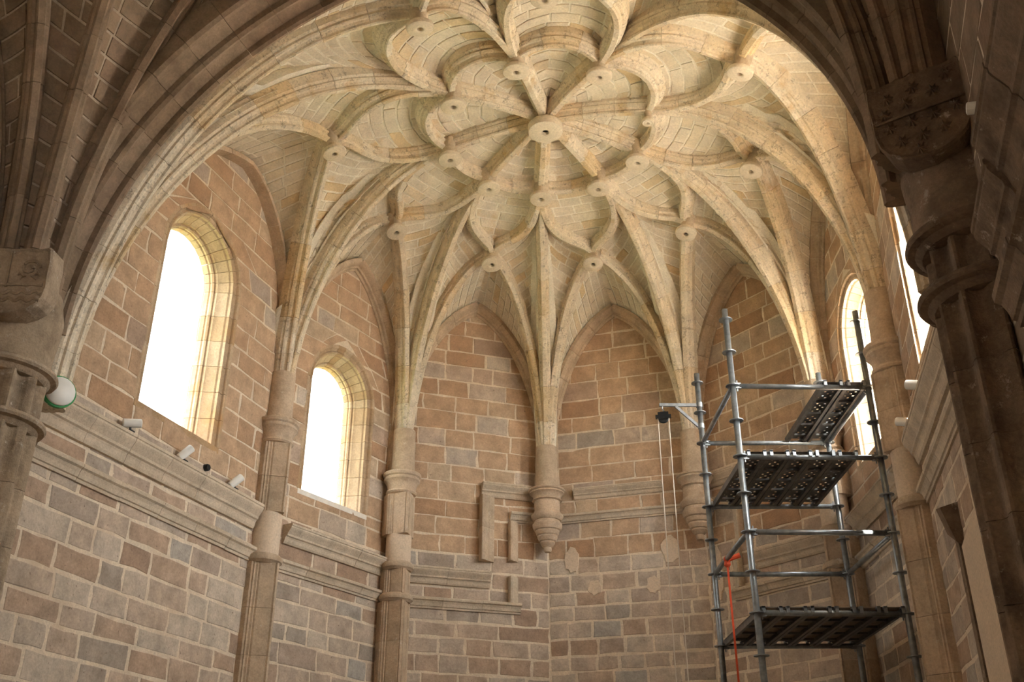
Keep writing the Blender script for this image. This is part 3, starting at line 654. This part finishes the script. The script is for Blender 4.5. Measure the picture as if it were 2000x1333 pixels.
course(7, .25, 5.6, 6.48, STRG, 'lower string course beside the dark right pier', k=1.15)

# plaster repairs on the wall between the corbels
def patch(key, s, z, ws, wz, parent):
    fr = F[key]; n = 18; vs = []; ph = [random.uniform(.86, 1.14) for _ in range(n)]
    for o in (0., .034):
        for i in range(n):
            t = 2 * math.pi * i / n; q = ph[i] * (1 - (.06 if o else 0)); vs.append(fr.p(s + ws * q * math.cos(t), z + wz * q * math.sin(t), o))
    MB().add(vs, [tuple(range(n, 2 * n))] + [(i, (i + 1) % n, n + (i + 1) % n, n + i) for i in range(n)]).build('plaster_patch', M_PLASTER, parent)
wc = bpy.data.objects['wall_back_center']
for s, z, a, b in ((.53, 7.56, .16, .28), (1.02, 6.92, .15, .17), (2.27, 6.9, .15, .18), (2.68, 7.62, .2, .3)): patch(4, s, z, a, b, wc)
wr = bpy.data.objects['wall_back_right']; patch(5, .25, 7.0, .16, .55, wr)

# ------------------------------------------------------------------ big piers, arch and nave vault
def fl16(k): return (1.04, 1.065, 1.04, .96, .90, .87, .855, .855, .87, .90, .96, 1.0)[k % 12]
PIERS = {'L': (-5.62, -5.9, 'left', 6.44, 7.12), 'R': (5.85, -5.9, 'right', 6.36, 6.96)}
for s, (x, y, nm, zlo_, zup) in PIERS.items():
    sg = -1 if s == 'L' else 1; mat = M_PIER_LIT if s == 'L' else M_PIER_SHADED
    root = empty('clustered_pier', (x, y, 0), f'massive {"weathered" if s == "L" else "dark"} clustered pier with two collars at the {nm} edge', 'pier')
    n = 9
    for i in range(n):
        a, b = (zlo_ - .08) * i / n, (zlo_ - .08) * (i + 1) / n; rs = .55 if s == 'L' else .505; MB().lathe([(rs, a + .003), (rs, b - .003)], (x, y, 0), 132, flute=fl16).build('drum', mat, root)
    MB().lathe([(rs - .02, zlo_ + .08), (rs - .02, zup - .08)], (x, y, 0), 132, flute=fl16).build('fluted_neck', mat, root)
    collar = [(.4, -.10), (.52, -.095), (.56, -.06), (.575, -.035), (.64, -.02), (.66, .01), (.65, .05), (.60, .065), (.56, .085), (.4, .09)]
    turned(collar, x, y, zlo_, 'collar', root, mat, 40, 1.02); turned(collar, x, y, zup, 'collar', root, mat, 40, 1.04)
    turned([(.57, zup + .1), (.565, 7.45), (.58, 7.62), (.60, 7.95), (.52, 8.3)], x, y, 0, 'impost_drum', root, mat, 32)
    MB().box((x + sg * .42, y, 5.5), (.75, 1.35, 11)).build('wall_pilaster', M_NAVE, root)
# the coats of arms
def shield(c, nv, w, h, label):
    c = Vector(c); N = Vector((*nv, -.12)).normalized(); X = Vector((-N.y, N.x, 0)).normalized(); Y = N.cross(X) * (1 if N.cross(X).z > 0 else -1)
    root = empty('carved_shield', tuple(c), label, 'shield'); half = [(.18, .515), (.35, .5), (.47, .53), (.5, .5), (.515, .3), (.505, .1), (.51, -.1), (.48, -.26), (.41, -.37), (.30, -.45), (.17, -.50)]
    out = [(0, .5)] + half + [(0, -.535)] + [(-a, b) for a, b in half[::-1]]
    m_ = len(out); P = lambda a, b, o: c + X * a * w + Y * b * h + N * o
    mb = MB(); mb.add([P(a, b, -.35) for a, b in out] + [P(a, b, -.01) for a, b in out] + [P(a * .965, b * .965, .02) for a, b in out] + [P(a * .9, b * .9, .0) for a, b in out],
        [(k * m_ + i, k * m_ + (i + 1) % m_, (k + 1) * m_ + (i + 1) % m_, (k + 1) * m_ + i) for k in range(3) for i in range(m_)] + [tuple(range(3 * m_, 4 * m_))])
    mb.build('field', SHIELD_MAT, root); return root, P
SHIELD_MAT = M_PIER_SHADED
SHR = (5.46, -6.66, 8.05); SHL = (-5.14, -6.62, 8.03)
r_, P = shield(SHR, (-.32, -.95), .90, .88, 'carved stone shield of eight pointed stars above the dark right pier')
MB().hexa([P(-.47, .02, -.05), P(.47, .02, -.05), P(.47, .05, -.05), P(-.47, .05, -.05), P(-.47, .02, .03), P(.47, .02, .03), P(.47, .05, .022), P(-.47, .05, .022)]).build('dividing_bar', M_PIER_SHADED, r_)
def star(P, a, b, r, parent):
    mb = MB()
    for i in range(8):
        t = math.pi / 4 * i + .2; d = (math.cos(t), math.sin(t)); e = (-d[1] * .22, d[0] * .22)
        mb.add([P(a, b, .045), P(a + (d[0] * .45 + e[0]) * r, b + (d[1] * .45 + e[1]) * r, .0), P(a + d[0] * r, b + d[1] * r, .012), P(a + (d[0] * .45 - e[0]) * r, b + (d[1] * .45 - e[1]) * r, .0)], [(0, 1, 2), (0, 2, 3)])
    mb.build('star', M_PIER_SHADED, parent)
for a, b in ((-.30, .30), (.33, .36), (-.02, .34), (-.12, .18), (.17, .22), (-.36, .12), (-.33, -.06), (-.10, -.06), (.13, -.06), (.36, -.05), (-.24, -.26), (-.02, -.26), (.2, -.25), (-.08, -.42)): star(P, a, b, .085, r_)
SHIELD_MAT = M_PIER_LIT
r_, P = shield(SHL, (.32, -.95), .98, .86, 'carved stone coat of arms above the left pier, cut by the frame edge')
MB().hexa([P(-.015, -.1, -.05), P(.015, -.1, -.05), P(.015, .46, -.05), P(-.015, .46, -.05), P(-.015, -.1, .03), P(.015, -.1, .03), P(.015, .46, .03), P(-.015, .46, .03)]).build('dividing_bar', M_PIER_LIT, r_)
MB().tube([P(-.45 + .9 * i / 14, -.06 + .008 * math.sin(i * 2.2), .005) for i in range(15)], .022, 6).build('dividing_bar', M_PIER_LIT, r_)
for b in (-.18, -.29): MB().tube([P(-.44 + .88 * i / 40, b + .022 * math.sin(i * .9), .0) for i in range(41)], .024, 6).build('carved_wave', M_PIER_LIT, r_)
for a in (-.26, .26):
    MB().tube([P(a + .13 * math.cos(t) * (1 - t / 9), .2 + .13 * math.sin(t) * (1 - t / 9), .004) for t in [i * .35 for i in range(24)]], .022, 6).build('carved_scroll', M_PIER_LIT, r_)
    for q in (-1, 1): MB().tube([P(a + q * .10, .02, .0), P(a + q * .05, .06, .02), P(a + q * .11, .12, .015), P(a + q * .14, .08, .0)], [.012, .026, .024, .01], 6).build('carved_leaf', M_PIER_LIT, r_)
# the great arch in front of the apse
prof = [(-5.15, .02), (-5.17, -.05), (-5.22, -.075), (-5.27, -.05), (-5.30, .03), (-5.42, .055), (-5.52, .03), (-5.55, -.04), (-5.60, -.075), (-5.65, -.04), (-5.68, .03), (-5.80, .06), (-5.93, .03), (-5.96, -.04), (-6.02, -.06), (-6.08, -.03), (-6.10, .06), (-6.10, .5), (-5.15, .5)]
ga = empty('chancel_arch', (0, -5.6, 8), 'great round arch of moulded stone framing the apse vault', 'arch')
NV = 26
for i in range(NV):
    t0, t1 = math.pi * i / NV + .0007, math.pi * (i + 1) / NV - .0007; m_ = len(prof); vs = []
    for k in range(4):
        t = t0 + (t1 - t0) * k / 3; vs += [arch_pt(t, y, ARCH_R + r) for y, r in prof]
    fs = [(k * m_ + j, k * m_ + (j + 1) % m_, (k + 1) * m_ + (j + 1) % m_, (k + 1) * m_ + j) for k in range(3) for j in range(m_)] + [tuple(range(m_))[::-1], tuple(range(3 * m_, 4 * m_))]
    smooth_by_angle(MB().add(vs, fs).build('voussoir', M_NAVE, ga), 30)
# nave vault: fans of ribs from both piers
def fan(sg, nm):
    TG = Vector((0, -11, 8)); specs = [((sg * 5.1, -5.95), -15, 4.6, 8.2), ((sg * 5.0, -6.45), -40, 4.4, 8.2), ((sg * 5.3, -6.55), -62, 5.4, 8.2), ((sg * (5.62 if sg < 0 else 5.42), -6.6), -88, 4.5, 8.2)]
    words_ = ['nearest the big arch', 'second from the big arch', 'third from the big arch', 'against the nave wall']; cs = []
    for (b, ph, L, z0), wd in zip(specs, words_):
        t = R_(ph); e = (b[0] - sg * L * math.cos(t), b[1] + L * math.sin(t)); c = rib_curve(b, e, z0, 14.0, 7.8); cs.append(c)
        rib(c, f'dark nave rib springing from the {nm} pier, {wd}', 'nave ribs', [(a * .85, v * 1.1) for a, v in RIBP], M_NAVE, target=TG)
    ce = empty('ceiling', (sg * 4, -8, 14), f'dim brown nave vault cells rising from the {nm} pier', kind='structure')
    off = lambda c: [p - N * .26 for p, (S, N) in zip(c, frames(c, TG))]
    ac = [arch_pt((0 if sg < 0 else math.pi) + (-sg) * (.0 + 1.25 * i / 25), -6.0, ARCH_R + .25) for i in range(26)]
    cs = [ac] + [off(c) for c in cs]
    global TARGET
    keep = TARGET; TARGET = TG
    for c1, c2 in zip(cs, cs[1:]):
        web(coons(c1, c2, [c1[-1].lerp(c2[-1], i / 6) for i in range(7)], .06), ce, mat=M_NAVE, course=.30, ln=(.4, .75), tmin=.1)
    TARGET = keep
fan(-1, 'left'); fan(1, 'right')
MB().box((0, -13.2, 14.75), (12.6, 14.6, .2)).build('ceiling', M_LIGHT_BLOCK, None, label='flat slab added above the nave rib fans to block light', kind='structure')  # backing slab added to block light over the nave
# nave cornice on the right
course(NR, .55, 1.6, 6.35, CORN, 'broken lower end of the crusted nave cornice right of the dark pier', k=1.1, mat=M_PIER_SHADED)
course(NR, 1.6, 6.3, 6.5, CORN, 'crusted nave cornice running out of the picture at the upper right', k=1.3, mat=M_PIER_SHADED)
course(NR, .55, 6.3, 5.75, STRG, 'lower string course of the nave wall right of the dark pier', k=1.6, mat=M_PIER_SHADED)

# ------------------------------------------------------------------ scaffold
PO = {'FL': Vector((2.971, .487, 0)), 'BL': Vector((2.16, 2.91, 0)), 'FR': Vector((5.10, 1.2, 0)), 'BR': Vector((4.40, 3.56, 0))}
ZT, DZ = 9.878, .615; LV = {1: ZT - 2 * DZ, 2: ZT - 4 * DZ, 3: ZT - 6 * DZ, 4: ZT - 8 * DZ}
sf = empty('scaffold', (3.7, 2, 0), 'galvanised tube scaffold tower standing in the right of the apse', 'scaffold')
for k, p in PO.items():
    st = MB().tube([p + V((0, 0, 0.02)), p + V((0, 0, ZT + .2))], .05, 12).build('standard', M_STEEL, sf, smooth=True)
    z = ZT
    while z > .3:
        mb = MB(); mb.lathe([(.05, -.009), (.115, -.007), (.115, .007), (.05, .009)], (p.x, p.y, z), 16); mb.lathe([(.058, -.014), (.058, .014)], (p.x, p.y, z), 12); mb.build('rosette', M_STEEL, st); z -= DZ
def ledger(a, b, z, r=.043):
    p, q = PO[a].copy(), PO[b].copy(); p.z = q.z = z; d = (q - p).normalized()
    l = MB().tube([p + d * .11, q - d * .11], r, 10).build('ledger', M_STEEL, sf, smooth=True)
    for e, g in ((p, d), (q, -d)):
        X = g; Y = Vector((0, 0, 1)).cross(g)
        mb = MB(); mb.box(e + g * .09, (.09, .05, .10), (X, Y, Vector((0, 0, 1)))); mb.box(e + g * .075, (.018, .022, .19), (X, Y, Vector((0, 0, 1)))); mb.build('wedge_head', M_STEEL, l)
for lv, prs in ((1, ('FLFR', 'BLBR', 'FLBL', 'FRBR')), (2, ('FLFR', 'BLBR')), (3, ('FLFR', 'BLBR', 'FLBL', 'FRBR')), (4, ('FLFR', 'BLBR'))):
    for pr in prs: ledger(pr[:2], pr[2:], LV[lv])
for pr in ('FLFR', 'BLBR', 'FLBL', 'FRBR'): ledger(pr[:2], pr[2:], LV[4] - 4 * DZ)
# planks: built once per kind, then copied
def plank_proto(perf, Wd, Ln):
    root = empty('scaffold_plank'); X, Y = .5 * Wd, .5 * Ln
    mb = MB(); z = .045
    if perf:
        nx, ny = 11, 61; hx, hy = Wd / nx, Ln / ny; vs = [(-X + hx * i, -Y + hy * j, z) for j in range(ny + 1) for i in range(nx + 1)]; fs = []
        for j in range(ny):
            for i in range(nx):
                hole = i % 2 == 1 and j % 2 == 1 and (i // 2 + j // 2) % 2 == 0 and (j // 2) % 8 != 0
                if not hole: a = j * (nx + 1) + i; fs.append((a, a + 1, a + nx + 2, a + nx + 1))
        mb.add(vs, fs); mb.box((0, 0, z + .004), (.001, .001, .001)); mb.build('sheet', M_DARK, root)
    else: mb.box((0, 0, z), (Wd, Ln, .018)); mb.build('board', M_PLY, root)
    for s in (-1, 1): MB().box((s * (X - .012), 0, .0), (.024, Ln, .10)).box((s * (X - .03), 0, -.045), (.05, Ln, .012)).build('side_rail', M_STEEL if perf == 2 else M_DARK, root)
    for j in range(5): MB().box((0, -Y + Ln * (j + .5) / 5 * 1.0, .02), (Wd - .05, .05, .035)).build('cross_rib', M_DARK, root)
    for s in (-1, 1):
        for e in (-1, 1):
            MB().box((s * (X - .05), e * (Y + .02), .035), (.05, .11, .03)).box((s * (X - .05), e * (Y + .065), .0), (.05, .02, .09)).build('hook', M_STEEL, root)
    return root
def copy_tree(o, parent=None):
    c = o.copy(); col.objects.link(c)
    if parent: c.parent = parent
    for ch in list(o.children): copy_tree(ch, c)
    return c
Lf = (PO['FR'] - PO['FL']).length; e1 = (PO['FR'] - PO['FL']).normalized()
PW = .372
def place(o, lv, f):
    a = PO['FL'].lerp(PO['FR'], f); b = PO['BL'].lerp(PO['BR'], f); d = (b - a); ang = math.atan2(d.y, d.x) - math.pi / 2
    o.location = Vector(((a.x + b.x) / 2, (a.y + b.y) / 2, LV[lv] + .045)); o.rotation_euler = (0, 0, ang)
Ln = (PO['BL'] - PO['FL']).length - .05
protoP = plank_proto(1, PW - .015, Ln); protoB = plank_proto(0, PW - .015, Ln)
usedP = usedB = False
ordn = ['first', 'second', 'third', 'fourth', 'fifth', 'sixth']
for i in range(2):
    o = protoP if not usedP else copy_tree(protoP); usedP = True; place(o, 1, (.735, .905)[i])
    tag(o, f'perforated steel plank, {("left", "right")[i]} one of the two on the topmost scaffold deck', 'plank', 'scaffold planks')
for i in range(5):
    o = copy_tree(protoP); place(o, 2, .115 + i * .162); tag(o, f'perforated dark steel plank, {ordn[i]} from the left on the middle scaffold deck', 'plank', 'scaffold planks')
for i in range(6):
    o = protoB if not usedB else copy_tree(protoB); usedB = True; place(o, 4, .10 + i * .161); tag(o, f'dark wooden scaffold plank, {ordn[i]} from the left on the lowest deck in view', 'plank', 'scaffold planks')
# hoist arm, pulley, ropes
b = PO['BL']; d = Vector((-.952, -.306, 0)); Y = Vector((0, 0, 1)).cross(d); zz = 9.42
arm = empty('hoist_bracket', (b.x, b.y, zz), 'grey steel bracket arm clamped to the back left scaffold tube', 'bracket')
MB().box(b + d * .39 + V((0, 0, zz)), (.74, .045, .06), (d, Y, V((0, 0, 1)))).build('beam', M_STEEL, arm)
p0, p1 = b + d * .05 + V((0, 0, zz - .43)), b + d * .45 + V((0, 0, zz - .03)); q = (p1 - p0).normalized()
MB().box((p0 + p1) / 2, ((p1 - p0).length, .04, .05), (q, Y, q.cross(Y))).build('brace', M_STEEL, arm)
for z in (zz, zz - .43): MB().lathe([(.04, -.045), (.062, -.045), (.062, .045), (.04, .045)], (b.x, b.y, z), 12).build('clamp', M_STEEL, arm)
h = b + d * .70; wv = Vector((1, .12, 0)).normalized(); wn = Vector((-wv.y, wv.x, 0)); pc = Vector((h.x, h.y, zz - .27))
pu = empty('pulley', tuple(pc), 'black pulley wheel hanging from the steel bracket arm', 'pulley')
MB().lathe([(.02, -.028), (.085, -.028), (.10, -.02), (.085, 0), (.10, .02), (.085, .028), (.02, .028)], pc, 24, ax=(wv, Vector((0, 0, 1)), wn)).build('wheel', M_BLACK, pu)
MB().box(pc + V((0, 0, .04)) + wn * .045, (.20, .012, .14), (wv, wn, V((0, 0, 1)))).box(pc + V((0, 0, .04)) - wn * .045, (.20, .012, .14), (wv, wn, V((0, 0, 1)))).box(pc + V((0, 0, .10)), (.10, .10, .03), (wv, wn, V((0, 0, 1)))).box(pc + wv * .12 + V((0, 0, .03)), (.05, .1, .05), (wv, wn, V((0, 0, 1)))).box(pc - wv * .12 + V((0, 0, .03)), (.05, .1, .05), (wv, wn, V((0, 0, 1)))).build('housing', M_BLACK, pu)
MB().tube([pc + V((0, 0, .115)) , pc + V((.02, 0, .15)), pc + V((-.012, 0, .19)), pc + V((0, 0, .245))], .012, 6).build('hook', M_STEEL, pu)
for i, q in enumerate((-1, 1)):
    a = pc + wv * q * .1
    MB().tube([a, Vector((a.x, a.y, .03))], .0105, 6).build('hoist_rope', M_ROPE, None, label=f'thin pale rope hanging from the pulley, {("left", "right")[i]} strand', cat='rope', group='hoist ropes')
# orange strap
a = PO['FL'].lerp(PO['BL'], .60) + V((0, 0, LV[3]))
st = empty('ratchet_strap', tuple(a), 'orange webbing strap tied round a scaffold tube and hanging down', 'strap')
t = (PO['BL'] - PO['FL']).normalized(); n_ = Vector((-t.y, t.x, 0))
MB().lathe([(.043, -.04), (.05, -.04), (.05, .04), (.043, .04)], a, 16, ax=(n_, Vector((0, 0, 1)), t)).build('loop', M_ORANGE, st)
MB().tube([a + V((0, 0, -.05)), a + V((.0, 0, -.11)), a + V((.005, 0, -.14))], [.05, .055, .03], 8).build('knot', M_ORANGE, st)
MB().tube([a + V((.0, 0, -.03)), a + V((.10, 0, .01)), a + V((.22, 0, .045))], [.035, .04, .045], 8).build('folded_end', M_ORANGE, st)
MB().box(a + V((.0, 0, -.14 - 2.4)), (.032, .012, 4.8)).build('hanging_tail', M_ORANGE, st)

# ------------------------------------------------------------------ spotlights and small fittings
def spot(base, aim, label, k=1.):
    base = Vector(base); aim = Vector(aim).normalized(); root = empty('spotlight', tuple(base), label, 'spotlight', 'small white spotlights on the cornices')
    MB().box(base + V((0, 0, .012)), (.10, .10, .024)).tube([base, base + V((0, 0, .10))], .018, 8).build('bracket', M_BLACK, root)
    X = aim.orthogonal().normalized(); Yv = aim.cross(X); c = base + V((0, 0, .14))
    MB().lathe([(a * k, b * k) for a, b in [(.0, -.12), (.06, -.12), (.068, -.11), (.068, .14), (.058, .15), (.055, .12), (0, .12)]], c, 18, ax=(X, Yv, aim)).build('housing', M_WHITE, root)
    MB().lathe([(.0, .125 * k), (.052 * k, .125 * k)], c, 16, ax=(X, Yv, aim)).build('lens', M_STEEL, root)
zc_ = 7.15 + .215 * 1.02
for s, wd, av in ((4.05, 'nearest the left pier', (.7, .7, .15)), (2.72, 'in the middle of the three', (.6, .5, .9)), (1.28, 'nearest the slim column', (.6, .5, .8))):
    spot(F[1].p(s, zc_, .16), av, f'white spotlight on the left cornice, {wd}')
for s, wd in ((.75, 'nearest the worn right column'), (2.1, 'nearest the dark right pier')): spot(F[7].p(s, zc_, .17), (-.9, .45, .35), f'white spotlight on the right cornice, {wd}')
spot(NR.p(1.8, 6.5 + .215 * 1.3, .2), (-.95, .2, .25), 'grey spotlight above the dark nave cornice at the right edge', .75)
q = F[1].p(1.95, 7.55, .03); n_ = F[1].n
o = empty('wall_socket', tuple(q), 'small black round socket on the wall between two spotlights', 'socket')
MB().lathe([(.0, .05), (.05, .05), (.06, .03), (.06, -.03)], q, 16, ax=(F[1].t, Vector((0, 0, 1)), n_)).build('cover', M_BLACK, o)
# white floodlight with green rim behind the left pier
c = Vector((-5.36, -5.13, 7.2)); aim = Vector((.78, -.42, .0)).normalized(); X = aim.orthogonal().normalized()
o = empty('floodlight', tuple(c), 'white round floodlight with a green rim behind the left pier', 'floodlight')
MB().lathe([(0, -.07), (.15, -.07), (.19, -.03), (.20, .03), (.19, .06), (0, .065)], c, 24, ax=(X, aim.cross(X), aim)).build('body', M_WHITE, o, smooth=True)
MB().lathe([(.195, -.04), (.222, -.04), (.222, .015), (.195, .015)], c, 24, ax=(X, aim.cross(X), aim)).build('rim', M_GREEN, o)
MB().box(c + V((-.12, .05, -.02)), (.2, .05, .05)).build('bracket', M_STEEL, o)
# broken respond and plaster strip low on the right wall
o = empty('broken_respond', tuple(F[7].p(2.3, 5.5)), 'dark broken stone stump on the wall left of the right pier', 'stone stump')
MB().hexa([F[7].p(1.9, 5.4, 0), F[7].p(2.3, 5.2, 0), F[7].p(2.3, 5.25, .1), F[7].p(1.92, 5.45, .12), F[7].p(1.85, 5.85, 0), F[7].p(2.35, 5.75, 0), F[7].p(2.3, 5.7, .22), F[7].p(1.9, 5.8, .2)]).build('stump', M_PIER_SHADED, o)
MB().hexa([F[7].p(2.0, 0, 0), F[7].p(2.2, 0, 0), F[7].p(2.2, 0, .05), F[7].p(2.0, 0, .05), F[7].p(2.0, 5.35, 0), F[7].p(2.2, 5.25, 0), F[7].p(2.2, 5.25, .06), F[7].p(2.0, 5.35, .06)]).build('stub_edge', M_PIER_SHADED, o)
MB().hexa([F[7].p(2.24, 0, 0), F[7].p(3.6, 0, 0), F[7].p(3.6, 0, .04), F[7].p(2.24, 0, .04), F[7].p(2.24, 5.2, 0), F[7].p(3.6, 5.4, 0), F[7].p(3.6, 5.4, .04), F[7].p(2.24, 5.2, .04)]).build('plaster_strip', M_PLASTER, o)
